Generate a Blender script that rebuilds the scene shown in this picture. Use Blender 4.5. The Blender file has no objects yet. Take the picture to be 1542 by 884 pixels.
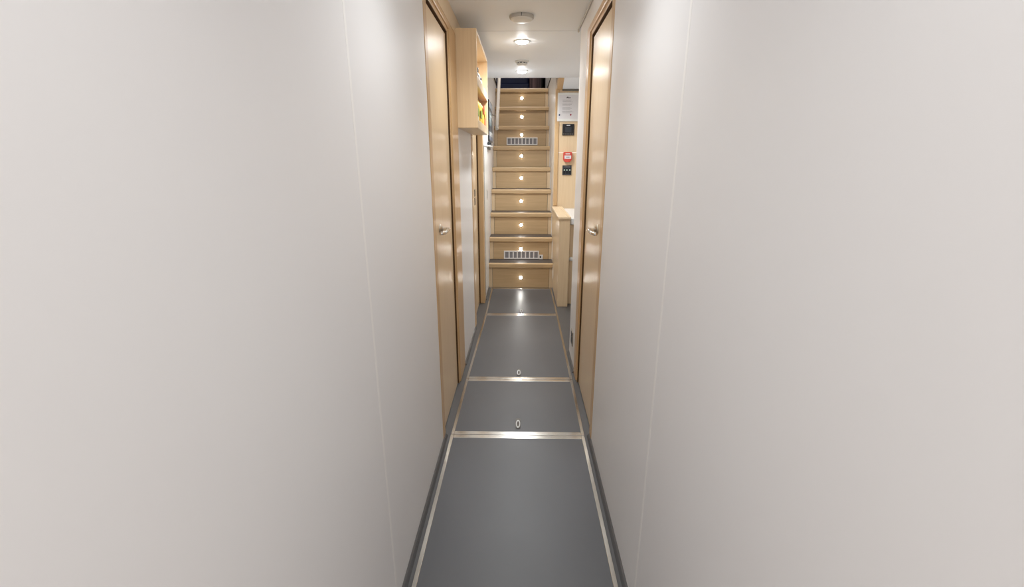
import bpy, bmesh, math, random
from mathutils import Vector, Matrix
random.seed(7)
S = bpy.context.scene
COL = S.collection

# ------------------------------------------------------------------ materials
def srgb(r, g, b):
    def f(c):
        c /= 255.0
        return c / 12.92 if c <= 0.04045 else ((c + 0.055) / 1.055) ** 2.4
    return (f(r), f(g), f(b), 1.0)

def base_mat(name, col, rough=0.5, metal=0.0, spec=0.5):
    m = bpy.data.materials.new(name)
    m.use_nodes = True
    b = m.node_tree.nodes['Principled BSDF']
    b.inputs['Base Color'].default_value = col
    b.inputs['Roughness'].default_value = rough
    b.inputs['Metallic'].default_value = metal
    b.inputs['Specular IOR Level'].default_value = spec
    return m

def noisy(name, c1, c2, scale, rough=0.5, spec=0.5, stretch=(1, 1, 1), detail=4.0, bump=0.0, metal=0.0, rvar=0.0):
    m = base_mat(name, c1, rough, metal, spec)
    nt = m.node_tree
    b = nt.nodes['Principled BSDF']
    tc = nt.nodes.new('ShaderNodeTexCoord')
    mp = nt.nodes.new('ShaderNodeMapping')
    mp.inputs['Scale'].default_value = stretch
    nz = nt.nodes.new('ShaderNodeTexNoise')
    nz.inputs['Scale'].default_value = scale
    nz.inputs['Detail'].default_value = detail
    cr = nt.nodes.new('ShaderNodeValToRGB')
    cr.color_ramp.elements[0].position = 0.3
    cr.color_ramp.elements[1].position = 0.7
    cr.color_ramp.elements[0].color = c1
    cr.color_ramp.elements[1].color = c2
    nt.links.new(tc.outputs['Object'], mp.inputs['Vector'])
    nt.links.new(mp.outputs['Vector'], nz.inputs['Vector'])
    nt.links.new(nz.outputs['Fac'], cr.inputs['Fac'])
    nt.links.new(cr.outputs['Color'], b.inputs['Base Color'])
    if bump:
        bp = nt.nodes.new('ShaderNodeBump')
        bp.inputs['Strength'].default_value = bump
        bp.inputs['Distance'].default_value = 0.002
        nt.links.new(nz.outputs['Fac'], bp.inputs['Height'])
        nt.links.new(bp.outputs['Normal'], b.inputs['Normal'])
    if rvar:
        mr = nt.nodes.new('ShaderNodeMapRange')
        mr.inputs['To Min'].default_value = rough - rvar
        mr.inputs['To Max'].default_value = rough + rvar
        nt.links.new(nz.outputs['Fac'], mr.inputs['Value'])
        nt.links.new(mr.outputs['Result'], b.inputs['Roughness'])
    return m

def glow(name, col, strength):
    m = base_mat(name, (0.8, 0.8, 0.8, 1), 0.4)
    b = m.node_tree.nodes['Principled BSDF']
    b.inputs['Emission Color'].default_value = col
    b.inputs['Emission Strength'].default_value = strength
    return m

WALL = noisy('white_wall_laminate', srgb(232, 229, 227), srgb(230, 226, 224), 1.2, 0.46, 0.4)
CEIL = noisy('ceiling_panel', srgb(243, 247, 252), srgb(241, 245, 250), 1.0, 0.5, 0.3)
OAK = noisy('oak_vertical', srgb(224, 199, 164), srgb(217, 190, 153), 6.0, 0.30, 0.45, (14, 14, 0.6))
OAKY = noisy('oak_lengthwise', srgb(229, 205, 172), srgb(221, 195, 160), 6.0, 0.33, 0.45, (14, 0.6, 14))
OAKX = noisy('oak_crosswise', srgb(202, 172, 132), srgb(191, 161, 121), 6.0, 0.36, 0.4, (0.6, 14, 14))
OAKLIT = noisy('oak_shelf_lit', srgb(240, 214, 176), srgb(232, 204, 164), 6.0, 0.32, 0.45, (14, 14, 0.6))  # oak made paler to stand in for lamp light on the shelf
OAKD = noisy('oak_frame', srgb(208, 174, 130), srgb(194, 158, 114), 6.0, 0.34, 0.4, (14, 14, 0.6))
FLOOR = noisy('grey_vinyl', srgb(92, 91, 91), srgb(88, 87, 87), 3.0, 0.33, 0.45, rvar=0.04)
PANEL = noisy('grey_vinyl_panel', srgb(89, 89, 91), srgb(85, 85, 87), 2.0, 0.40, 0.5, rvar=0.04)
STEEL = noisy('polished_steel', srgb(205, 200, 192), srgb(188, 183, 174), 5.0, 0.20, 0.5, metal=1.0)
CHROME = noisy('chrome', srgb(232, 230, 226), srgb(225, 222, 218), 5.0, 0.12, 0.5, metal=1.0)
RING = noisy('brushed_ring', srgb(240, 240, 240), srgb(230, 230, 230), 9.0, 0.35, 0.5, metal=0.6)
SATIN = noisy('satin_nickel', srgb(205, 196, 182), srgb(190, 182, 170), 9.0, 0.3, 0.5, metal=1.0)
TREAD = noisy('dark_tread_rubber', srgb(84, 76, 70), srgb(70, 63, 58), 30.0, 0.5, 0.4)
DARK = noisy('dark_gap', srgb(38, 33, 29), srgb(30, 26, 23), 8.0, 0.7, 0.2)
BLACK = noisy('black_plastic', srgb(24, 25, 29), srgb(18, 19, 23), 12.0, 0.35, 0.5)
CHARC = noisy('charcoal_plastic', srgb(52, 56, 62), srgb(46, 50, 56), 12.0, 0.4, 0.5)
WPLAS = noisy('white_plastic', srgb(232, 231, 227), srgb(227, 226, 222), 8.0, 0.4, 0.4)
CREAM = noisy('cream_paint', srgb(226, 217, 206), srgb(220, 211, 200), 3.0, 0.4, 0.4)
PAPER = noisy('white_paper', srgb(224, 221, 222), srgb(219, 216, 217), 6.0, 0.7, 0.2)
INK = noisy('grey_ink', srgb(150, 147, 148), srgb(140, 137, 138), 40.0, 0.8, 0.1)
INKD = noisy('dark_ink', srgb(92, 88, 88), srgb(80, 76, 76), 40.0, 0.8, 0.1)
RED = noisy('red_plastic', srgb(206, 78, 62), srgb(198, 70, 56), 10.0, 0.4, 0.5)
NAVY = noisy('navy_upholstery', srgb(22, 30, 66), srgb(12, 16, 36), 3.0, 0.6, 0.3)
BROWN = noisy('brown_curtain', srgb(120, 94, 92), srgb(62, 46, 48), 3.0, 0.7, 0.2, (9, 1, 0.3))
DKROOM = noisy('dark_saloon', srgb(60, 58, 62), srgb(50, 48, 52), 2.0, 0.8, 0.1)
LGREY = noisy('light_grey_trim', srgb(196, 193, 188), srgb(190, 187, 182), 8.0, 0.5, 0.3)
VBACK = noisy('vent_mesh', srgb(152, 148, 150), srgb(132, 128, 130), 220.0, 0.6, 0.3)
STRIP = noisy('joint_strip', srgb(240, 236, 232), srgb(238, 234, 230), 2.0, 0.4, 0.4)
BSHADE = noisy('brown_gap_shade', srgb(92, 64, 34), srgb(80, 54, 28), 8.0, 0.6, 0.3)  # dark brown that paints the shade in the door gaps
BRONZE = noisy('dull_bronze', srgb(128, 112, 92), srgb(112, 97, 80), 20.0, 0.4, 0.5, metal=0.7)
SEAL = noisy('grey_seal', srgb(120, 116, 110), srgb(110, 106, 100), 8.0, 0.6, 0.3)
BASIN = noisy('white_worktop', srgb(240, 240, 240), srgb(236, 236, 236), 5.0, 0.2, 0.5)
LAMP = glow('downlight_glow', (0.96, 0.985, 1.0, 1), 60.0)
LAMPD = glow('dimmed_downlight_glow', (0.96, 0.985, 1.0, 1), 32.0)
STEPL = glow('step_light_glow', (1.0, 0.97, 0.92, 1), 70.0)
LCD = glow('display_glow', (0.95, 0.97, 1.0, 1), 0.35)

# ------------------------------------------------------------------ mesh builder
class MB:
    def __init__(s):
        s.bm = bmesh.new()
    def box(s, x0, x1, y0, y1, z0, z1, bev=0.0, seg=2):
        t = bmesh.new()
        bmesh.ops.create_cube(t, size=1.0)
        for v in t.verts:
            v.co = Vector(((x0 + x1) / 2 + v.co.x * (x1 - x0), (y0 + y1) / 2 + v.co.y * (y1 - y0), (z0 + z1) / 2 + v.co.z * (z1 - z0)))
        if bev:
            bmesh.ops.bevel(t, geom=t.edges[:], offset=bev, segments=seg, affect='EDGES', profile=0.5)
        s.merge(t)
        return s
    def merge(s, t, mat=None):
        if mat is not None:
            bmesh.ops.transform(t, matrix=mat, verts=t.verts[:])
        me = bpy.data.meshes.new('tmp')
        t.to_mesh(me)
        t.free()
        s.bm.from_mesh(me)
        bpy.data.meshes.remove(me)
    def prism(s, pts, a, b, axis='x', bev=0.0):
        """pts: 2D outline extruded along axis from a to b. axis x -> pts are (y,z); y -> (x,z); z -> (x,y)"""
        t = bmesh.new()
        def P(p, k):
            return {'x': (k, p[0], p[1]), 'y': (p[0], k, p[1]), 'z': (p[0], p[1], k)}[axis]
        A = [t.verts.new(P(p, a)) for p in pts]
        B = [t.verts.new(P(p, b)) for p in pts]
        n = len(pts)
        t.faces.new(A)
        t.faces.new(B[::-1])
        for i in range(n):
            t.faces.new((A[i], B[i], B[(i + 1) % n], A[(i + 1) % n]))
        bmesh.ops.recalc_face_normals(t, faces=t.faces[:])
        if bev:
            bmesh.ops.bevel(t, geom=t.edges[:], offset=bev, segments=2, affect='EDGES', profile=0.5)
        s.merge(t)
        return s
    def lathe(s, prof, origin, direction, n=32):
        """prof: list of (radius, height) revolved about direction through origin"""
        t = bmesh.new()
        rings = []
        for r, h in prof:
            if r < 1e-6:
                rings.append([t.verts.new((0, 0, h))])
            else:
                rings.append([t.verts.new((r * math.cos(2 * math.pi * i / n), r * math.sin(2 * math.pi * i / n), h)) for i in range(n)])
        for a, b in zip(rings, rings[1:]):
            if len(a) == 1 and len(b) == 1:
                continue
            for i in range(n):
                j = (i + 1) % n
                if len(a) == 1:
                    t.faces.new((a[0], b[j], b[i]))
                elif len(b) == 1:
                    t.faces.new((a[i], a[j], b[0]))
                else:
                    t.faces.new((a[i], a[j], b[j], b[i]))
        for ring, flip in ((rings[0], True), (rings[-1], False)):
            if len(ring) > 1:
                t.faces.new(ring[::-1] if flip else ring)
        bmesh.ops.recalc_face_normals(t, faces=t.faces[:])
        for f in t.faces:
            f.smooth = True
        q = Vector((0, 0, 1)).rotation_difference(Vector(direction).normalized())
        s.merge(t, Matrix.Translation(origin) @ q.to_matrix().to_4x4())
        return s
    def tube(s, pts, r, n=14, ry=None):
        """round (or oval) bar along a polyline, capped"""
        t = bmesh.new()
        pts = [Vector(p) for p in pts]
        rings = []
        prev = None
        for i, p in enumerate(pts):
            if i == 0:
                d = pts[1] - pts[0]
            elif i == len(pts) - 1:
                d = pts[-1] - pts[-2]
            else:
                d = (pts[i + 1] - p).normalized() + (p - pts[i - 1]).normalized()
            d.normalize()
            ref = Vector((0, 0, 1)) if abs(d.z) < 0.9 else Vector((1, 0, 0))
            u = d.cross(ref).normalized()
            if prev is not None:
                u = (prev - d * prev.dot(d)).normalized()
            prev = u
            w = d.cross(u)
            rr = r[i] if isinstance(r, (list, tuple)) else r
            r2 = rr if ry is None else ry
            rings.append([t.verts.new(p + u * rr * math.cos(2 * math.pi * k / n) + w * r2 * math.sin(2 * math.pi * k / n)) for k in range(n)])
        for a, b in zip(rings, rings[1:]):
            for k in range(n):
                f = t.faces.new((a[k], a[(k + 1) % n], b[(k + 1) % n], b[k]))
                f.smooth = True
        t.faces.new(rings[0][::-1])
        t.faces.new(rings[-1])
        bmesh.ops.recalc_face_normals(t, faces=t.faces[:])
        s.merge(t)
        return s
    def build(s, name, m, parent=None, label=None, loc=None):
        me = bpy.data.meshes.new(name)
        org = Vector((0, 0, 0))
        if parent is not None:
            p = parent
            while p is not None:
                org += p.location
                p = p.parent
        elif loc is not None:
            org = Vector(loc)
        bmesh.ops.translate(s.bm, verts=s.bm.verts[:], vec=-org)
        s.bm.to_mesh(me)
        s.bm.free()
        me.materials.append(m)
        o = bpy.data.objects.new(name, me)
        COL.objects.link(o)
        if parent is not None:
            o.parent = parent
        elif loc is not None:
            o.location = loc
        if label:
            o['label'] = label
        return o

def tag(o, label, cat, group=None):
    o['label'] = label
    o['category'] = cat
    if group:
        o['group'] = group
    return o

def thing(name, label, cat, loc, group=None):
    o = bpy.data.objects.new(name, None)
    o.empty_display_size = 0.05
    COL.objects.link(o)
    o.location = loc
    return tag(o, label, cat, group)

def struct(o, label=None, cat=None):
    o['kind'] = 'structure'
    if label:
        o['label'] = label
    if cat:
        o['category'] = cat
    return o

def struct_empty(name, loc, label, cat):
    o = bpy.data.objects.new(name, None)
    o.empty_display_size = 0.05
    COL.objects.link(o)
    o.location = loc
    return struct(o, label, cat)

# ------------------------------------------------------------------ dimensions (metres; camera above the origin, passage runs along +Y)
XL, XR = -0.368, 0.339          # passage walls
XLM, XLF = -0.367, -0.342       # left wall beyond the first and second doors
H = 2.045                       # ceiling
Y0 = -0.55                      # end of the built passage behind the camera
YS = 4.655                      # foot of the stairs
YO = 4.765                      # stair opening in the ceiling

# ------------------------------------------------------------------ shell
struct(MB().box(-0.75, 1.05, Y0, 5.05, -0.06, 0.0).build('floor', FLOOR), 'grey vinyl passage floor beside and under the floor panels', 'floor')

w = MB()
w.box(XL - 0.06, XL, Y0, 1.904, 0, H)
w.box(XL - 0.06, XL, 1.904, 2.754, 1.952, H)                     # over the first door (faced with oak)
w.box(XLM - 0.06, XLM, 2.754, 3.45, 0, H)
w.box(XLM - 0.06, XLM, 3.45, 4.22, 1.93, H)
w.box(XLF - 0.08, XLF, 4.22, 6.60, 0, 2.20)
w.box(XLF - 0.05, XLF, 4.22, YO, 2.20, H + 0.45)
struct(w.build('wall_left', WALL), 'off-white laminate wall along the left side of the passage', 'wall')

w = MB()
w.box(XR, XR + 0.06, Y0, 1.918, 0, H)
w.box(XR, XR + 0.06, 1.918, 2.655, 1.945, H)
w.box(XR, XR + 0.06, 2.655, 2.985, 0, H)
struct(w.build('wall_right', WALL), 'off-white laminate wall along the right side of the passage', 'wall')

w = MB()
w.box(XR + 0.06, 1.0, 2.925, 2.985, 0, H)
w.box(0.94, 1.0, 2.985, 4.95, 0, H)
struct(w.build('wall_nook', WALL), 'white side walls of the washbasin nook', 'wall')

w = MB()
w.box(0.331, 1.0, 4.95, 5.0, 0, 1.366)
w.box(0.331, 1.0, 4.95, 5.0, 1.369, 1.975)
struct(w.build('wall_back', OAK), 'light oak wall behind the nook carrying the notice and switches', 'wall')

w = MB()
w.box(0.331, 0.38, 5.0, 6.60, 0, 2.20)
w.box(0.345, 0.395, 4.98, 7.50, 2.215, 3.2)
struct(w.build('wall_stair', CREAM), 'cream side wall right of the stairs', 'wall')
struct(MB().box(XLF - 0.06, XLF - 0.012, YO, 6.75, 2.275, 3.2).build('wall_upper', CREAM), 'white coaming wall left of the stair head', 'wall')

# ceiling in two panels with an open joint
struct(MB().box(-0.43, 1.0, Y0, 3.103, H, H + 0.03).build('ceiling_near', CEIL), 'pale grey ceiling panel nearer the camera', 'ceiling')
c = MB()
c.box(-0.43, 1.0, 3.110, YO, H, H + 0.03)
c.prism([(YO, H + 0.03), (YO, H), (4.95, 1.968), (5.0, 1.968), (5.0, H + 0.03)], 0.398, 1.0, 'x')
struct(c.build('ceiling', CEIL), 'pale grey ceiling panel with downlights up to the stair opening', 'ceiling')
struct(MB().box(-0.43, 1.0, 3.0, 3.2, H + 0.03, H + 0.05).build('ceiling_backing', DARK), 'grey backing in the ceiling joint', 'ceiling')
# trims
t = MB()
t.prism([(YO, H + 0.01), (YO, H - 0.006), (4.95, 1.962), (4.99, 1.962), (4.99, H + 0.01)], 0.346, 0.398, 'x')
t.box(0.336, 0.372, 4.938, 4.95, 0.83, 1.964, 0.003)
struct(t.build('trim_1', OAKD), 'oak edging at the right side of the stair opening', 'trim')
struct(MB().box(0.398, 0.94, 4.938, 4.951, 1.952, 1.970, 0.003).build('trim_2', SEAL), 'grey rail at the top of the oak wall', 'trim')
t = MB().box(XR - 0.010, XR, Y0, 3.075, H - 0.012, H, 0.004).box(XR - 0.012, XR, 3.05, 3.075, H - 0.018, H, 0.005)
struct(t.build('trim_3', LGREY), 'grey cover strip between right wall and ceiling', 'trim')
struct(MB().box(XL, XL + 0.0004, 1.055, 1.067, 0.01, H).build('trim_4', STRIP), 'white joint strip on the left wall', 'trim')
struct(MB().box(XR - 0.0004, XR, 1.050, 1.062, 0.01, H - 0.02).build('trim_5', STRIP), 'white joint strip on the right wall', 'trim')
struct(MB().box(0.327, 0.345, 5.02, 6.6, 2.20, 2.214).build('trim_6', DARK), 'dark joint along the right deck edge', 'trim')
struct(MB().box(XLF - 0.012, XLF + 0.003, YO + 0.01, 6.7, 2.245, 2.262).build('trim_7', DARK), 'dark joint along the left deck edge', 'trim')
struct(MB().box(XLF - 0.06, XLF - 0.004, YO, 6.6, 2.20, 2.275).build('trim_8', CREAM), 'cream deck edging left of the stair head', 'trim')
# skirtings
b = MB()
b.prism([(XL, 0), (XL + 0.014, 0), (XL + 0.006, 0.012), (XL, 0.016)], Y0, 1.955, 'y')
b.prism([(XLM, 0), (XLM + 0.014, 0), (XLM + 0.006, 0.012), (XLM, 0.016)], 2.754, 3.44, 'y')
b.prism([(XLF, 0), (XLF + 0.012, 0), (XLF + 0.005, 0.012), (XLF, 0.016)], 4.22, YS - 0.005, 'y')
struct(b.build('baseboard_left', FLOOR), 'low grey cove skirting on the left', 'baseboard')
b = MB()
b.prism([(XR, 0), (XR, 0.016), (XR - 0.006, 0.012), (XR - 0.014, 0)], Y0, 1.965, 'y')
b.prism([(XR, 0), (XR, 0.016), (XR - 0.006, 0.012), (XR - 0.014, 0)], 2.655, 2.985, 'y')
struct(b.build('baseboard_right', FLOOR), 'low grey cove skirting on the right', 'baseboard')

# ------------------------------------------------------------------ doors
def passage_door(name, side, label, yn0, yn1, yf0, yf1, xw, ztop, zcase, over):
    """side -1 left, +1 right. near casing yn0..yn1, leaf yn1..yf0, far casing yf0..yf1"""
    s = side
    r = struct_empty(name, (xw, (yn0 + yf1) / 2, 0), label, 'door')
    X = lambda d: xw + s * d                                    # d > 0 goes into the wall
    def bx(m, d0, d1, *a, **k):
        x0, x1 = sorted((X(d0), X(d1)))
        m.box(x0, x1, *a, **k)
    f = MB()
    bx(f, -0.002, 0.055, yn0, yn1, 0, zcase, bev=0.004)
    bx(f, -0.005, 0.055, yf0 + 0.022, yf1, 0, zcase, bev=0.005)
    bx(f, 0.002, 0.055, yf0, yf0 + 0.025, 0, ztop + 0.02, bev=0.003)
    bx(f, -0.005, 0.055, yn1, yf0 + 0.03, ztop + 0.018, zcase, bev=0.005)
    bx(f, 0.002, 0.055, yn1, yf0 + 0.005, ztop, ztop + 0.02, bev=0.003)
    f.build('door_frame', OAKD, r)
    if over:
        g = MB()
        bx(g, -0.003, 0.0, yn0, 3.10, zcase + 0.002, H - 0.001)
        g.build('overdoor_panel', OAK, r)
    l = MB()
    bx(l, 0.010, 0.052, yn1 + 0.003, yf0 - 0.018, 0.008, ztop - 0.014, bev=0.002)
    lf = l.build('door_leaf', OAK, r)
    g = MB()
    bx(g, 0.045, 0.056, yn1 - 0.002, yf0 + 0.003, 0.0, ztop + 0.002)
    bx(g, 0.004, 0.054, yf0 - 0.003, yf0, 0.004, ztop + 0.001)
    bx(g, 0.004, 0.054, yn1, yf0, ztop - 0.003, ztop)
    g.build('door_gap_shade', BSHADE, r)  # strips colouring in the shaded gap round the leaf
    k = MB()
    bx(k, -0.008, 0.01, yn0 - 0.004, yn0 + 0.012, 0, 0.012, bev=0.002)
    k.build('rubber_foot', BLACK, r)
    return r, X, lf

def lever(root, X, y, z):
    """door lever with rosette; the grip curves towards the lock edge"""
    d = 0.010
    sgn = -1 if X(1) > X(0) else 1
    MB().lathe([(0.021, 0), (0.021, 0.004), (0.019, 0.006), (0.012, 0.0065), (0.012, 0.014), (0.0, 0.014)], (X(d), y, z), (sgn, 0, 0)).build('rosette', SATIN, root)
    pts = [(0.0, 0.0, 0), (-0.026, 0.0, 0), (-0.036, -0.003, 0), (-0.042, -0.011, 0), (-0.044, -0.025, 0), (-0.044, -0.07, -0.001), (-0.041, -0.105, -0.002), (-0.034, -0.128, -0.002), (-0.026, -0.138, -0.002)]
    MB().tube([(X(d + a), y + b, z + c) for a, b, c in pts], [0.008, 0.008, 0.008, 0.008, 0.008, 0.0078, 0.0075, 0.007, 0.006]).build('door_handle', CHROME, root)

d1, X1, _ = passage_door('door_1', -1, 'oak cabin door on the left with a chrome lever', 1.904, 1.962, 2.50, 2.752, XL, 1.900, 1.948, True)
lever(d1, X1, 2.11, 0.992)
d2, X2, _ = passage_door('door_2', 1, 'oak cabin door on the right with a chrome lever', 1.918, 1.976, 2.53, 2.655, XR, 1.888, 1.942, False)
lever(d2, X2, 2.11, 0.992)
# third door beyond the wall shelf
r = struct_empty('door_3', (XLM, 3.84, 0), 'oak door on the left beyond the wall shelf', 'door')
f = MB()
f.box(XLM - 0.055, XLM + 0.004, 3.45, 3.545, 0, 1.93, 0.004)
f.box(XLM - 0.055, XLF + 0.003, 4.105, 4.22, 0, 1.93, 0.004)
f.box(XLM - 0.055, XLM + 0.004, 3.545, 4.105, 1.88, 1.93, 0.003)
f.build('door_frame', OAKD, r)
MB().box(XLM - 0.055, XLM - 0.022, 3.55, 4.08, 0.008, 1.874, 0.002).build('door_leaf', OAK, r)
MB().box(XLM - 0.07, XLM - 0.05, 3.53, 4.12, 0, 1.89).box(XLM - 0.052, XLM - 0.012, 4.102, 4.105, 0.004, 1.882).build('door_gap_shade', BSHADE, r)  # far-edge strip paints the dark of the shaded gap
p = MB().box(XLM - 0.024, XLM - 0.018, 3.83, 3.885, 1.005, 1.062, 0.002).box(XLM - 0.024, XLM - 0.018, 3.825, 3.88, 0.935, 0.995, 0.002).build('flush_pull', BRONZE, r)
MB().box(XLM - 0.02, XLM - 0.0172, 3.842, 3.873, 1.015, 1.052, 0.001).box(XLM - 0.02, XLM - 0.0172, 3.838, 3.868, 0.945, 0.985, 0.001).build('recess', CHARC, p)

# ------------------------------------------------------------------ floor panels with steel edging
def floor_panel(label, yn, yf, xl0, xr0, xl1, xr1, ring_y=None, ring_l=0.09):
    """lift-out panel between yn and yf; side x at near and far ends"""
    r = thing('floor_panel', label, 'floor panel', ((xl0 + xr0) / 2, (yn + yf) / 2, 0), 'lift-out floor panels along the passage')
    ws, wc = 0.015, 0.026
    XLs = lambda y: xl0 + (xl1 - xl0) * (y - yn) / (yf - yn)
    XRs = lambda y: xr0 + (xr1 - xr0) * (y - yn) / (yf - yn)
    ya, yb = yn + wc, yf - wc
    MB().prism([(XLs(ya) + ws, ya), (XRs(ya) - ws, ya), (XRs(yb) - ws, yb), (XLs(yb) + ws, yb)], 0.0, 0.004, 'z').build('panel', PANEL, r)
    for a, bq in ((0, 1), (1, 0)):
        if a == 0:
            q = [(XLs(yn), yn), (XLs(yn) + ws, yn), (XLs(yf) + ws, yf), (XLs(yf), yf)]
        else:
            q = [(XRs(yn) - ws, yn), (XRs(yn), yn), (XRs(yf), yf), (XRs(yf) - ws, yf)]
        MB().prism(q, 0.0, 0.0055, 'z', 0.0012).build('side_edging', STEEL, r)
    for y in (yn, yf - wc):
        MB().prism([(XLs(y) + ws, y), (XRs(y) - ws, y), (XRs(y + wc) - ws, y + wc), (XLs(y + wc) + ws, y + wc)], 0.0, 0.0055, 'z', 0.0012).build('cross_edging', STEEL, r)
    if ring_y:
        xc = -0.012 if ring_y < 3.5 else 0.002
        L = ring_l
        outl = []
        for i in range(28):
            a = 2 * math.pi * i / 28
            outl.append((xc + 0.0125 * math.cos(a), ring_y + (L / 2 - 0.0125) * (1 if math.sin(a) > 0 else -1) + 0.0125 * math.sin(a)))
        pl = MB().prism(outl, 0.004, 0.0062, 'z').build('lift_plate', SEAL, r)
        pts = []
        for i in range(21):
            a = 2 * math.pi * i / 20
            pts.append((xc + 0.0085 * math.cos(a), ring_y - L * 0.16 + (L * 0.28) * math.sin(a), 0.0085 + 0.003 * (1 + math.sin(a))))
        MB().tube(pts, 0.0036, 8).build('lift_ring', RING, pl)
    return r
floor_panel('long grey floor panel nearest the camera, steel edged', -0.3, 1.957, -0.341, 0.312, -0.341, 0.312)
floor_panel('grey floor panel between the two cabin doors with chrome lift ring', 1.961, 2.552, -0.340, 0.313, -0.336, 0.317, 2.06, 0.095)
floor_panel('grey floor panel reaching from the cabin doors to the nook', 2.556, 3.772, -0.336, 0.317, -0.312, 0.319, 2.645, 0.095)
floor_panel('grey floor panel at the foot of the stairs', 3.776, 4.625, -0.312, 0.319, -0.310, 0.316, 3.87, 0.1)

# ------------------------------------------------------------------ staircase
R1, R, G, N = 0.265, 0.237, 0.205, 9
zn = [R1 + R * k for k in range(N)]            # nosing tops
yn = [4.635 + G * k for k in range(N)]         # nosing fronts
SX0, SX1 = XLF + 0.002, 0.327
stair = thing('staircase', 'steep oak staircase with dark treads at the end of the passage', 'stairs', (0, YS, 0))
for k in range(N):
    z0 = 0.0 if k == 0 else zn[k - 1]
    MB().box(-0.300, 0.289, yn[k] + 0.02, yn[k] + 0.034, z0 + 0.001, zn[k] - 0.046, 0.001).build('riser', OAKX, stair)
    n = MB().prism([(yn[k], zn[k] - 0.040), (yn[k] + 0.004, zn[k] - 0.046), (yn[k] + 0.034, zn[k] - 0.046), (yn[k] + 0.034, zn[k]), (yn[k] + 0.010, zn[k]),
                    (yn[k] + 0.003, zn[k] - 0.003), (yn[k], zn[k] - 0.010)], SX0, SX1, 'x')
    n.build('nosing', OAKX, stair)
    yb = yn[k] + G + 0.03 if k < N - 1 else yn[k] + 0.07
    tr = MB().box(SX0, SX1, yn[k] + 0.034, yb, zn[k] - 0.03, zn[k] - 0.001)
    tr.build('tread', TREAD, stair)
for xa, xb in ((SX0, -0.303), (0.292, SX1)):
    for k in range(N):
        z0 = 0.0 if k == 0 else zn[k - 1]
        MB().box(xa, xb, yn[k] + 0.0195, yn[k] + 0.034, z0 + 0.001, zn[k] - 0.046, 0.001).build('side_strip', OAK, stair)
m = MB()
for k in range(N):
    z0 = 0.0 if k == 0 else zn[k - 1]
    m.box(SX0, SX1, yn[k] + 0.034, yn[k] + 0.037, z0 - (0.03 if k else 0), zn[k] - 0.03)
m.build('riser_backing', DARK, stair)

# step lights
ORD = ['lowest', 'second', 'third', 'fourth', 'fifth', 'sixth', 'seventh', 'eighth', 'topmost']
EXTRA = ['just above the grey floor', 'just above the lower vent grille', 'counted from the floor', 'counted from the floor', 'middle one of nine',
         'counted from the floor', 'just above the upper vent grille', 'above the upper vent grille', 'under the top nosing']
LZ = [0.111, 0.376, 0.604, 0.846, 1.093, 1.338, 1.586, 1.807, 2.046]
def step_light(k, proto=None):
    loc = (-0.006, yn[k] + 0.02, LZ[k])
    lab = 'small round white light in the %s stair riser, %s' % (ORD[k], EXTRA[k])
    if proto is None:
        r = thing('step_light', lab, 'step light', loc, 'step lights in the stair risers')
        MB().lathe([(0.0185, 0), (0.0185, 0.002), (0.017, 0.0035), (0.0145, 0.0035), (0.0145, 0.0)], loc, (0, -1, 0), 24).build('rim', CHROME, r)
        MB().lathe([(0.0145, 0.0), (0.0145, 0.003), (0.012, 0.0062), (0.007, 0.0078), (0, 0.0083)], loc, (0, -1, 0), 24).build('lens', STEPL, r)
        return r
    r = proto.copy()
    COL.objects.link(r)
    r.location = loc
    r['label'] = lab
    for ch in list(proto.children):
        c = ch.copy()
        COL.objects.link(c)
        c.parent = r
    return r
sl = step_light(0)
for k in range(1, N):
    step_light(k, sl)

# vent grilles
def vent(k, zc, label, proto=None):
    loc = (0.0, yn[k] + 0.02, zc)
    r = thing('vent_grille', label, 'vent', loc, 'vent grilles in the stair risers')
    w2, h2 = 0.188, 0.044
    y1 = loc[1]
    f = MB()
    f.box(-w2, w2, y1 - 0.006, y1, zc + h2 - 0.011, zc + h2, 0.0015)
    f.box(-w2, w2, y1 - 0.006, y1, zc - h2, zc - h2 + 0.011, 0.0015)
    f.box(-w2, -w2 + 0.012, y1 - 0.006, y1, zc - h2 + 0.01, zc + h2 - 0.01)
    f.box(w2 - 0.012, w2, y1 - 0.006, y1, zc - h2 + 0.01, zc + h2 - 0.01)
    f.build('grille_frame', STRIP, r)
    MB().box(-w2 + 0.01, w2 - 0.01, y1 - 0.0012, y1, zc - h2 + 0.009, zc + h2 - 0.009).build('mesh_backing', VBACK, r)
    step = (2 * w2 - 0.024) / 8
    for i in range(1, 8):
        x = -w2 + 0.012 + step * i
        MB().box(x - 0.0065, x + 0.0065, y1 - 0.0055, y1 - 0.001, zc - h2 + 0.01, zc + h2 - 0.01).build('bar', STRIP, r)
    return r
vent(1, 0.312, 'white slotted vent grille in the second riser, close to the floor')
vent(6, 1.7315 - 0.22, 'white slotted vent grille high up in the seventh riser')
# small socket beside lower vent
r = thing('wall_socket', 'small cream socket at the right end of the lower vent grille', 'socket', (0.211, yn[1] + 0.02, 0.285))
MB().box(0.192, 0.232, yn[1] + 0.013, yn[1] + 0.02, 0.2655, 0.314, 0.002).build('socket_plate', STRIP, r)
MB().box(0.198, 0.212, yn[1] + 0.0115, yn[1] + 0.0135, 0.280, 0.303, 0.001).build('socket_hole', BLACK, r)

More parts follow.
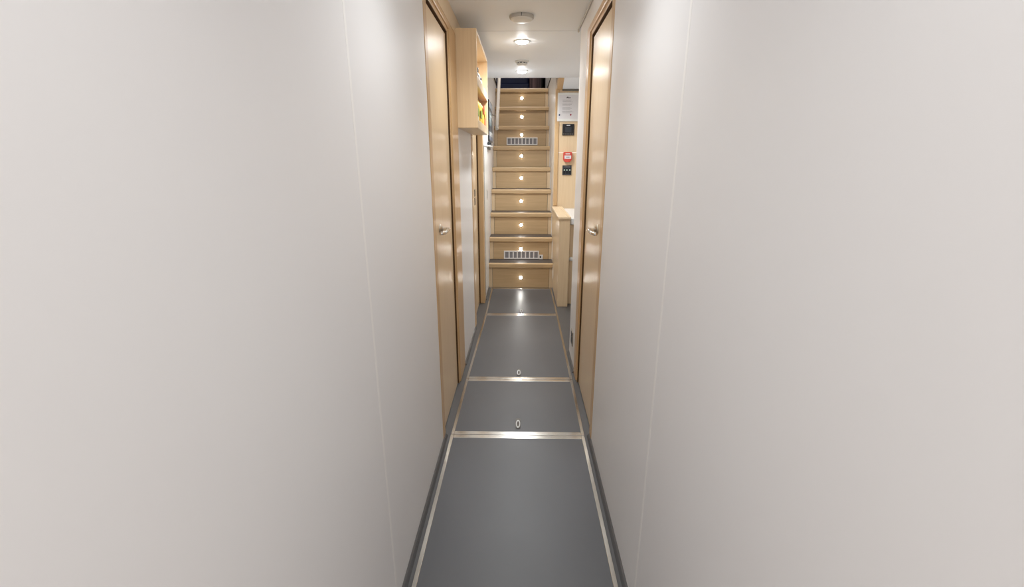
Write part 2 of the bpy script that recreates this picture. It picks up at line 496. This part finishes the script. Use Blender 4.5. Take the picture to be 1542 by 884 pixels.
# handrail following the stairs on the left
hx = -0.280
def rail_pt(y):  # runs parallel to the stairs
    return Vector((hx, y, 1.611 + (y - 5.377) * 0.951))
hr = thing('handrail', 'cream sloping handrail above the left side of the stairs', 'handrail', (hx, 5.39, 1.6))
MB().tube([rail_pt(5.39), rail_pt(5.6), rail_pt(5.9), rail_pt(6.25)], 0.0185, 18).build('rail', CREAM, hr)
for y in (5.585, 6.12):
    p = rail_pt(y)
    MB().tube([(XLF, p.y + 0.01, p.z - 0.02), (XLF + 0.03, p.y + 0.008, p.z - 0.032), (hx - 0.02, p.y, p.z - 0.024), (hx, p.y - 0.012, p.z - 0.008)], 0.006, 10).build('bracket', SATIN, hr)

# ------------------------------------------------------------------ upper deck seen through the opening
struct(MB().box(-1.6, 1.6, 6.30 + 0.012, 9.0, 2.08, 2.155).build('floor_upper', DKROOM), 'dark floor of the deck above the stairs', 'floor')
u = MB()
u.box(-1.66, -1.6, 4.7, 9.06, 2.05, 4.2)
u.box(1.6, 1.66, 4.7, 9.06, 2.05, 4.2)
u.box(-1.66, 1.66, 9.0, 9.06, 2.0, 4.2)
u.box(-1.66, 1.66, 4.7, 4.75, 2.08, 4.2)
u.box(-1.66, 1.66, 4.7, 9.06, 4.2, 4.25)
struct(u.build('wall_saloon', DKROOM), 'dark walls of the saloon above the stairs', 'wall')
sf = thing('sofa', 'dark navy sofa seen at the top of the stairs', 'sofa', (-0.25, 8.4, 2.155))
MB().box(-0.9, 0.112, 8.15, 8.7, 2.255, 2.50, 0.03, 3).build('seat_cushion', NAVY, sf)
MB().box(-0.9, 0.112, 8.60, 8.85, 2.35, 3.0, 0.04, 3).build('backrest', NAVY, sf)
MB().box(-0.9, 0.112, 8.2, 8.8, 2.155, 2.26, 0.005).build('plinth', DARK, sf)
cb = thing('cupboard', 'dark brown cupboard beside the navy sofa above the stairs', 'cupboard', (0.23, 8.4, 2.155))
MB().box(0.118, 0.325, 8.2, 8.8, 2.155, 3.1, 0.006).build('body', BROWN, cb)
MB().box(0.30, 0.328, 8.185, 8.2, 2.16, 3.08, 0.002).build('door', DARK, cb)

# ------------------------------------------------------------------ half-height partition and washstand in the nook
pt = thing('partition', 'half-height oak partition with a lipped cap beside the stairs', 'partition', (0.377, 4.48, 0))
MB().box(0.330, 0.424, 4.017, 4.932, 0, 0.797, 0.003).build('body', OAK, pt)
MB().box(0.320, 0.430, 4.005, 4.934, 0.797, 0.821, 0.005).build('cap', OAKY, pt)
MB().box(0.398, 0.404, 4.012, 4.93, 0.821, 0.826, 0.001).build('cap_ridge', OAKY, pt)
ws = thing('washstand', 'white topped washstand behind the half-height oak partition', 'washstand', (0.66, 4.5, 0))
MB().box(0.432, 0.935, 4.10, 4.945, 0.0, 0.74, 0.004).build('cabinet', OAK, ws)
k = MB()
k.box(0.432, 0.935, 4.07, 4.945, 0.745, 0.80, 0.006)
k.build('worktop', BASIN, ws)
MB().lathe([(0.011, 0), (0.009, 0.012), (0.018, 0.02), (0.019, 0.032), (0.012, 0.038), (0, 0.038)], (0.448, 4.10, 0.436), (0, -1, 0), 20).build('knob', WPLAS, ws)

# ------------------------------------------------------------------ things on the oak wall
YB = 4.95
r = thing('notice_board', 'white framed notice sheet with blue and red dots on the oak wall', 'notice', (0.46, YB, 1.80))
MB().box(0.352, 0.572, YB - 0.014, YB, 1.668, 1.936, 0.004).build('backing_board', WPLAS, r)
MB().box(0.366, 0.560, YB - 0.0155, YB - 0.0135, 1.692, 1.915).build('sheet', PAPER, r)
tx = MB()
tx.box(0.445, 0.458, YB - 0.0165, YB - 0.0153, 1.886, 1.898).box(0.456, 0.482, YB - 0.0165, YB - 0.0153, 1.884, 1.892).box(0.436, 0.447, YB - 0.0165, YB - 0.0153, 1.885, 1.891)
tx.build('heading', INKD, r)
tx = MB()
z = 1.868
i = 0
while z > 1.735:
    ln = 0.118 * (0.65 + 0.35 * random.random())
    if i % 4 != 3:
        tx.box(0.402, 0.402 + ln, YB - 0.0163, YB - 0.0153, z - 0.0022, z)
    z -= 0.0085
    i += 1
tx.build('text_lines', INK, r)
BLUE = noisy('blue_dot', srgb(40, 66, 110), srgb(34, 58, 100), 9, 0.5)
CRIM = noisy('red_dot', srgb(170, 40, 60), srgb(160, 34, 54), 9, 0.5)
MB().lathe([(0.0075, 0), (0.0075, 0.002), (0, 0.0035)], (0.374, YB - 0.0155, 1.728), (0, -1, 0), 18).build('blue_dot', BLUE, r, 'blue dot')
MB().lathe([(0.0075, 0), (0.0075, 0.002), (0, 0.0035)], (0.487, YB - 0.0155, 1.730), (0, -1, 0), 18).build('red_dot', CRIM, r, 'red dot')

r = thing('control_panel', 'square black control panel with lit display under the white notice', 'control panel', (0.467, YB, 1.59))
MB().box(0.409, 0.527, YB - 0.012, YB, 1.535, 1.643, 0.003).build('housing', BLACK, r)
MB().box(0.450, 0.486, YB - 0.0132, YB - 0.0115, 1.629, 1.634).build('display', LCD, r)
for i in range(5):
    x = 0.424 + i * 0.0215
    MB().box(x - 0.006, x + 0.006, YB - 0.0135, YB - 0.0115, 1.543, 1.552, 0.001).build('button', SEAL, r)
MB().box(0.438, 0.500, YB - 0.0128, YB - 0.0115, 1.565, 1.615).build('screen', CHARC, r)

r = thing('call_point', 'red fire alarm call point with white label on the oak wall', 'fire alarm', (0.468, YB, 1.32))
MB().prism([(0.424, 1.298), (0.436, 1.282), (0.446, 1.272), (0.492, 1.272), (0.502, 1.282), (0.514, 1.298), (0.514, 1.366), (0.508, 1.372), (0.430, 1.372), (0.424, 1.366)], YB - 0.035, YB, 'y', 0.004).build('housing', RED, r)
MB().box(0.436, 0.504, YB - 0.0375, YB - 0.034, 1.306, 1.338, 0.001).build('push_label', PAPER, r)
MB().box(0.450, 0.488, YB - 0.0382, YB - 0.037, 1.318, 1.325).build('label_text', INKD, r)
MB().box(0.446, 0.492, YB - 0.0365, YB - 0.0345, 1.350, 1.358).build('top_text', PAPER, r)

r = thing('switch_panel', 'dark grey switch panel with tiny lights below the red call point', 'switch', (0.468, YB, 1.19))
MB().box(0.421, 0.515, YB - 0.010, YB, 1.143, 1.240, 0.003).build('plate', CHARC, r)
MB().box(0.440, 0.496, YB - 0.0112, YB - 0.0095, 1.222, 1.229).build('text_line', SEAL, r)
G1 = glow('green_led', (0.5, 0.85, 0.55, 1), 0.5)
for x in (0.440, 0.468, 0.497):
    MB().box(x - 0.011, x + 0.011, YB - 0.0125, YB - 0.0095, 1.155, 1.212, 0.002).build('rocker', BLACK, r)
    MB().box(x - 0.004, x + 0.004, YB - 0.0135, YB - 0.0120, 1.190, 1.198).build('indicator', G1, r)

# socket low on the right wall
r = thing('wall_socket', 'chrome framed dark socket low on the right wall near the door', 'socket', (XR, 2.823, 0.175))
MB().box(XR - 0.006, XR, 2.782, 2.862, 0.125, 0.225, 0.002).build('socket_plate', SATIN, r)
MB().box(XR - 0.0075, XR - 0.0055, 2.795, 2.849, 0.140, 0.185, 0.001).build('socket_insert', CHARC, r)
MB().box(XR - 0.0085, XR - 0.0055, 2.800, 2.845, 0.194, 0.215, 0.001).build('rocker', CHARC, r)

# ------------------------------------------------------------------ wall shelf on the left
sy0, sy1, sz0, sz1, sx = 2.757, 3.585, 1.472, 1.978, -0.250
xb = XLM + 0.001
sh = thing('wall_shelf', 'open oak wall shelf with two lipped boards on the left wall', 'shelf', (xb, (sy0 + sy1) / 2, sz0))
MB().box(xb, sx, sy0, sy0 + 0.018, sz0, sz1, 0.002).build('side_panel', OAKLIT, sh)
MB().box(xb, sx, sy1 - 0.018, sy1, sz0, sz1, 0.002).build('side_panel', OAKLIT, sh)
MB().box(xb, sx, sy0 + 0.018, sy1 - 0.018, sz1 - 0.018, sz1, 0.002).build('top_panel', OAKY, sh)
MB().box(xb, sx - 0.004, sy0 + 0.018, sy1 - 0.018, sz0, sz0 + 0.018, 0.002).build('bottom_panel', OAKY, sh)
MB().box(xb, sx - 0.004, sy0 + 0.018, sy1 - 0.018, 1.704, 1.720, 0.002).build('shelf_board', OAKY, sh)
MB().box(xb, xb + 0.004, sy0 + 0.018, sy1 - 0.018, sz0 + 0.018, sz1 - 0.018).build('back_panel', OAKLIT, sh)
MB().box(sx - 0.010, sx, sy0 + 0.018, sy1 - 0.018, 1.700, 1.752, 0.003).build('fiddle_rail', OAKY, sh)
MB().box(sx - 0.010, sx, sy0 + 0.018, sy1 - 0.018, sz0 - 0.001, sz0 + 0.048, 0.003).build('fiddle_rail', OAKY, sh)

# things on the shelf
zb = 1.720
bx_, by_ = -0.2835, 3.10
r = thing('bottle', 'small white bottle with black cap on the upper shelf board', 'bottle', (bx_, by_, zb))
MB().lathe([(0.020, 0), (0.0215, 0.004), (0.0215, 0.075), (0.015, 0.088), (0.010, 0.092), (0.010, 0.096)], (bx_, by_, zb), (0, 0, 1), 24).build('body', WPLAS, r)
MB().lathe([(0.012, 0), (0.012, 0.024), (0.009, 0.028), (0, 0.028)], (bx_, by_, zb + 0.096), (0, 0, 1), 24).build('cap', BLACK, r)
r = thing('jar', 'white jar with dark lid behind the bottle on the upper shelf board', 'jar', (-0.289, 3.24, zb))
MB().lathe([(0.024, 0), (0.027, 0.004), (0.027, 0.065), (0.023, 0.072), (0.021, 0.072)], (-0.289, 3.24, zb), (0, 0, 1), 24).build('body', PAPER, r)
MB().lathe([(0.025, 0), (0.025, 0.014), (0.022, 0.017), (0, 0.017)], (-0.289, 3.24, zb + 0.072), (0, 0, 1), 24).build('lid', CHARC, r)

YEL = noisy('yellow_wrapper', srgb(240, 205, 90), srgb(226, 182, 66), 14, 0.45)
ORG = noisy('orange_wrapper', srgb(214, 110, 62), srgb(196, 86, 50), 14, 0.45)
GRN = noisy('green_wrapper', srgb(160, 176, 74), srgb(140, 160, 60), 14, 0.45)
PALE = noisy('pale_wrapper', srgb(234, 226, 196), srgb(222, 214, 186), 14, 0.45)
MINT = noisy('mint_tub', srgb(208, 218, 208), srgb(200, 212, 202), 14, 0.45)
zb = sz0 + 0.018
def packet(y, x, wy, dx, hz, m, label, band, bandz):
    """upright soft packet with pinched top and a coloured label band"""
    r = thing('packet', label, 'packet', (x, y, zb), 'food packets on the lower shelf board')
    t = bmesh.new()
    prof = [(0.92, 0.96, 0.0), (1.0, 1.0, 0.006), (1.0, 1.05, 0.35 * hz), (0.99, 0.95, 0.7 * hz), (0.97, 0.45, 0.9 * hz), (0.97, 0.10, 0.94 * hz), (0.97, 0.08, hz)]
    rings = []
    for sy, sx_, z in prof:
        ring = []
        for i in range(20):
            a = 2 * math.pi * i / 20
            ca, sa = math.cos(a), math.sin(a)
            q = 0.55
            ring.append(t.verts.new((x + dx / 2 * sx_ * math.copysign(abs(ca) ** q, ca), y + wy / 2 * sy * math.copysign(abs(sa) ** q, sa), zb + z)))
        rings.append(ring)
    for a, bq in zip(rings, rings[1:]):
        for i in range(20):
            f = t.faces.new((a[i], a[(i + 1) % 20], bq[(i + 1) % 20], bq[i]))
            f.smooth = True
    t.faces.new(rings[0][::-1])
    t.faces.new(rings[-1])
    mb = MB()
    mb.merge(t)
    mb.build('wrapper', m, r)
    MB().box(x + dx / 2 * 1.02, x + dx / 2 * 1.02 + 0.003, y - wy * 0.36, y + wy * 0.36, zb + bandz * hz, zb + (bandz + 0.26) * hz, 0.001).build('label_patch', band, r)
packet(2.86, -0.304, 0.11, 0.060, 0.150, YEL, 'yellow packet with orange patch nearest on the lower shelf board', ORG, 0.45)
packet(3.01, -0.300, 0.13, 0.060, 0.165, PALE, 'pale packet with green patch second on the lower shelf board', GRN, 0.40)
packet(3.17, -0.297, 0.13, 0.064, 0.185, YEL, 'yellow packet with green patch on the lower shelf board', GRN, 0.35)
packet(3.33, -0.294, 0.13, 0.064, 0.190, YEL, 'tall yellow packet with red patch on the lower shelf board', ORG, 0.55)
packet(3.48, -0.298, 0.12, 0.066, 0.195, ORG, 'orange packet with yellow patch farthest on the lower shelf board', YEL, 0.45)
# ------------------------------------------------------------------ cupboard door, torch and picture left of the stairs
lk = thing('wall_locker', 'flush white cupboard door low on the left wall beside the stairs', 'cupboard', (XLF, 4.45, 0.03))
MB().box(XLF - 0.002, XLF + 0.006, 4.27, 4.625, 0.045, 1.41, 0.002).build('locker_door', WPLAS, lk)
MB().box(XLF - 0.001, XLF + 0.0015, 4.262, 4.633, 0.037, 1.418).build('door_gap', SEAL, lk)
pl = MB().box(XLF + 0.005, XLF + 0.009, 4.49, 4.53, 0.925, 1.02, 0.0015).build('flush_pull', SATIN, lk)
MB().box(XLF + 0.008, XLF + 0.0098, 4.50, 4.52, 0.94, 1.005, 0.0008).build('recess', CHARC, pl)
r = thing('wall_ledge', 'slim white ledge on the left wall under the blue picture', 'ledge', (XLF, 4.85, 1.42))
MB().box(XLF, XLF + 0.036, 4.60, 5.10, 1.418, 1.432, 0.003).build('board', WPLAS, r)
MB().box(XLF, XLF + 0.008, 4.60, 5.10, 1.395, 1.419, 0.002).build('cleat', SEAL, r)
r = thing('flashlight', 'black flashlight lying on the slim white ledge', 'flashlight', (XLF + 0.02, 4.87, 1.432))
MB().lathe([(0.010, 0), (0.0115, 0.004), (0.0115, 0.24), (0.013, 0.25), (0.017, 0.30), (0.0175, 0.345), (0.0155, 0.35), (0, 0.35)], (XLF + 0.019, 5.06, 1.4500), (0, -1, 0), 20).build('body', BLACK, r)
MB().box(XLF + 0.028, XLF + 0.0325, 4.90, 4.93, 1.445, 1.455, 0.001).build('switch', SEAL, r)
MB().box(XLF + 0.008, XLF + 0.030, 4.90, 4.93, 1.432, 1.440, 0.001).build('clip', BLACK, r)
pc = thing('picture', 'framed blue and black picture on the left wall beside the stairs', 'picture', (XLF, 5.14, 1.48))
MB().box(XLF, XLF + 0.014, 4.85, 5.375, 1.478, 1.868, 0.003).build('picture_frame', BLACK, pc)
def patch(y0, y1, z0, z1, r_, g_, b_):
    m = noisy('print_%d_%d_%d' % (r_, g_, b_), srgb(r_, g_, b_), srgb(max(0, r_ - 14), max(0, g_ - 12), max(0, b_ - 10)), 16, 0.35)
    return (y0, y1, z0, z1, m)
for q in (patch(4.862, 5.345, 1.80, 1.856, 190, 206, 226), patch(4.862, 5.345, 1.765, 1.80, 52, 72, 90), patch(4.862, 5.20, 1.63, 1.765, 116, 160, 176),
          patch(5.20, 5.345, 1.63, 1.765, 22, 28, 38), patch(4.862, 5.345, 1.572, 1.63, 64, 84, 104), patch(4.862, 5.345, 1.53, 1.572, 214, 222, 230),
          patch(4.862, 5.345, 1.49, 1.53, 104, 124, 156)):
    MB().box(XLF + 0.0135, XLF + 0.0150, q[0], q[1], q[2], q[3]).build('print', q[4], pc)

# ------------------------------------------------------------------ ceiling fittings
def downlight(y, label, power, proto=None):
    loc = (-0.004, y, H)
    if proto is None:
        r = thing('ceiling_light', label, 'ceiling light', loc, 'round ceiling downlights')
        MB().lathe([(0.054, 0.0), (0.054, 0.002), (0.050, 0.0045), (0.037, 0.0045), (0.037, 0.0)], loc, (0, 0, -1), 40).build('trim_ring', WPLAS, r)
        MB().lathe([(0.0365, 0.0), (0.0365, 0.005), (0.034, 0.010), (0.027, 0.0145), (0.015, 0.0172), (0.0, 0.018)], loc, (0, 0, -1), 40).build('lens', LAMP, r)
    else:
        r = proto.copy()
        COL.objects.link(r)
        r.location = loc
        r['label'] = label
        for ch in list(proto.children):
            if ch.type == 'MESH':
                c = ch.copy()
                COL.objects.link(c)
                c.parent = r
                if y < 2.5 and c.name.startswith('lens'):
                    c.data = c.data.copy()
                    c.data.materials[0] = LAMPD
    ld = bpy.data.lights.new('downlight_beam', 'SPOT')
    ld.energy = power
    ld.spot_size = math.radians(164 if y > 3 else (146 if y > 2 else 126))
    ld.spot_blend = 1.0
    ld.shadow_soft_size = 0.04
    ld.color = (0.92, 0.97, 1.0)
    lo = bpy.data.objects.new('downlight_beam', ld)
    COL.objects.link(lo)
    lo.parent = r
    lo.location = (0, 0, -0.04)
    return r
dl = downlight(3.354, 'round lit ceiling downlight between the two ceiling detectors', 18)
downlight(4.415, 'round lit ceiling downlight closest to the stair opening', 25, dl)
downlight(2.295, 'round ceiling downlight above the two cabin doors', 11, dl)
downlight(1.235, 'round ceiling downlight above the plain near walls', 9, dl)
downlight(0.175, 'round ceiling downlight above the camera end of the passage', 7, dl)

r = thing('ceiling_speaker', 'round white domed disc on the ceiling nearest the camera', 'ceiling disc', (-0.006, 2.80, H))
MB().lathe([(0.066, 0), (0.066, 0.012), (0.063, 0.016), (0.055, 0.0175)], (-0.006, 2.80, H), (0, 0, -1), 40).build('rim', LGREY, r)
MB().lathe([(0.060, 0.010), (0.060, 0.019), (0.052, 0.024), (0.03, 0.027), (0, 0.028)], (-0.006, 2.80, H), (0, 0, -1), 40).build('cover', WPLAS, r)
MB().box(-0.0085, -0.0055, 2.729, 2.738, H - 0.016, H - 0.001).build('latch', CHARC, r)
r = thing('smoke_detector', 'white smoke detector with dark slots between the two lit downlights', 'smoke detector', (-0.005, 3.99, H))
c0 = (-0.005, 3.99, H)
MB().lathe([(0.056, 0), (0.056, 0.006), (0.052, 0.010), (0.038, 0.011)], c0, (0, 0, -1), 40).build('base', WPLAS, r)
MB().lathe([(0.036, 0.010), (0.036, 0.020), (0.0, 0.020)], c0, (0, 0, -1), 32).build('chamber', CHARC, r)
MB().lathe([(0.042, 0.019), (0.042, 0.024), (0.034, 0.029), (0, 0.031)], c0, (0, 0, -1), 40).build('cap', WPLAS, r)
rb = MB()
for i in range(9):
    a = 2 * math.pi * i / 9
    x, y = c0[0] + 0.039 * math.cos(a), c0[1] + 0.039 * math.sin(a)
    rb.box(x - 0.004, x + 0.004, y - 0.004, y + 0.004, H - 0.022, H - 0.009)
rb.build('ribs', WPLAS, r)

# ------------------------------------------------------------------ added unseen fill lights above the stairs, world, camera
ld = bpy.data.lights.new('added_upper_fill', 'POINT')  # unseen fill added to brighten the coaming at the stair head
ld.energy = 5
ld.shadow_soft_size = 0.15
lo = bpy.data.objects.new('added_upper_fill', ld)
COL.objects.link(lo)
lo.location = (0.0, 7.0, 3.0)
ld = bpy.data.lights.new('added_stair_fill', 'POINT')  # unseen fill added over the stairwell to light the upper risers
ld.energy = 58
ld.shadow_soft_size = 0.12
ld.color = (1.0, 0.98, 0.95)
lo = bpy.data.objects.new('added_stair_fill', ld)
COL.objects.link(lo)
lo.location = (0.0, 4.95, 3.9)

W = bpy.data.worlds.new('world')
S.world = W
W.use_nodes = True
bg = W.node_tree.nodes['Background']
bg.inputs['Color'].default_value = (1.0, 0.96, 0.93, 1)
bg.inputs['Strength'].default_value = 1.02

cd = bpy.data.cameras.new('camera')
cam = bpy.data.objects.new('camera', cd)
COL.objects.link(cam)
S.camera = cam
cd.sensor_fit = 'HORIZONTAL'
cd.sensor_width = 36.0
cd.lens = 690.0 / 1542.0 * 36.0
cd.clip_start = 0.02
F = 690.0
vp = Vector(((786 - 771) / F, -(240 - 442) / F, 1.0)).normalized()          # passage direction seen from the camera (x right, y up, z forward)
up = Vector((0, vp.z, -vp.y)).normalized()
rt = up.cross(vp)
if rt.x < 0:
    rt = -rt
# rows of camera axes in world space: world = (dot with rt, vp, up)
cx = Vector((rt.x, vp.x, up.x))
cy = Vector((rt.y, vp.y, up.y))
cz = -Vector((rt.z, vp.z, up.z))
Mx = Matrix(((cx.x, cy.x, cz.x), (cx.y, cy.y, cz.y), (cx.z, cy.z, cz.z)))
cam.matrix_world = Matrix.Translation((0, 0, 1.3)) @ Mx.to_4x4()

S.view_settings.view_transform = 'Standard'
S.view_settings.look = 'None'
S.view_settings.gamma = 1.0
S.view_settings.use_curve_mapping = False
S.view_settings.exposure = 0.75
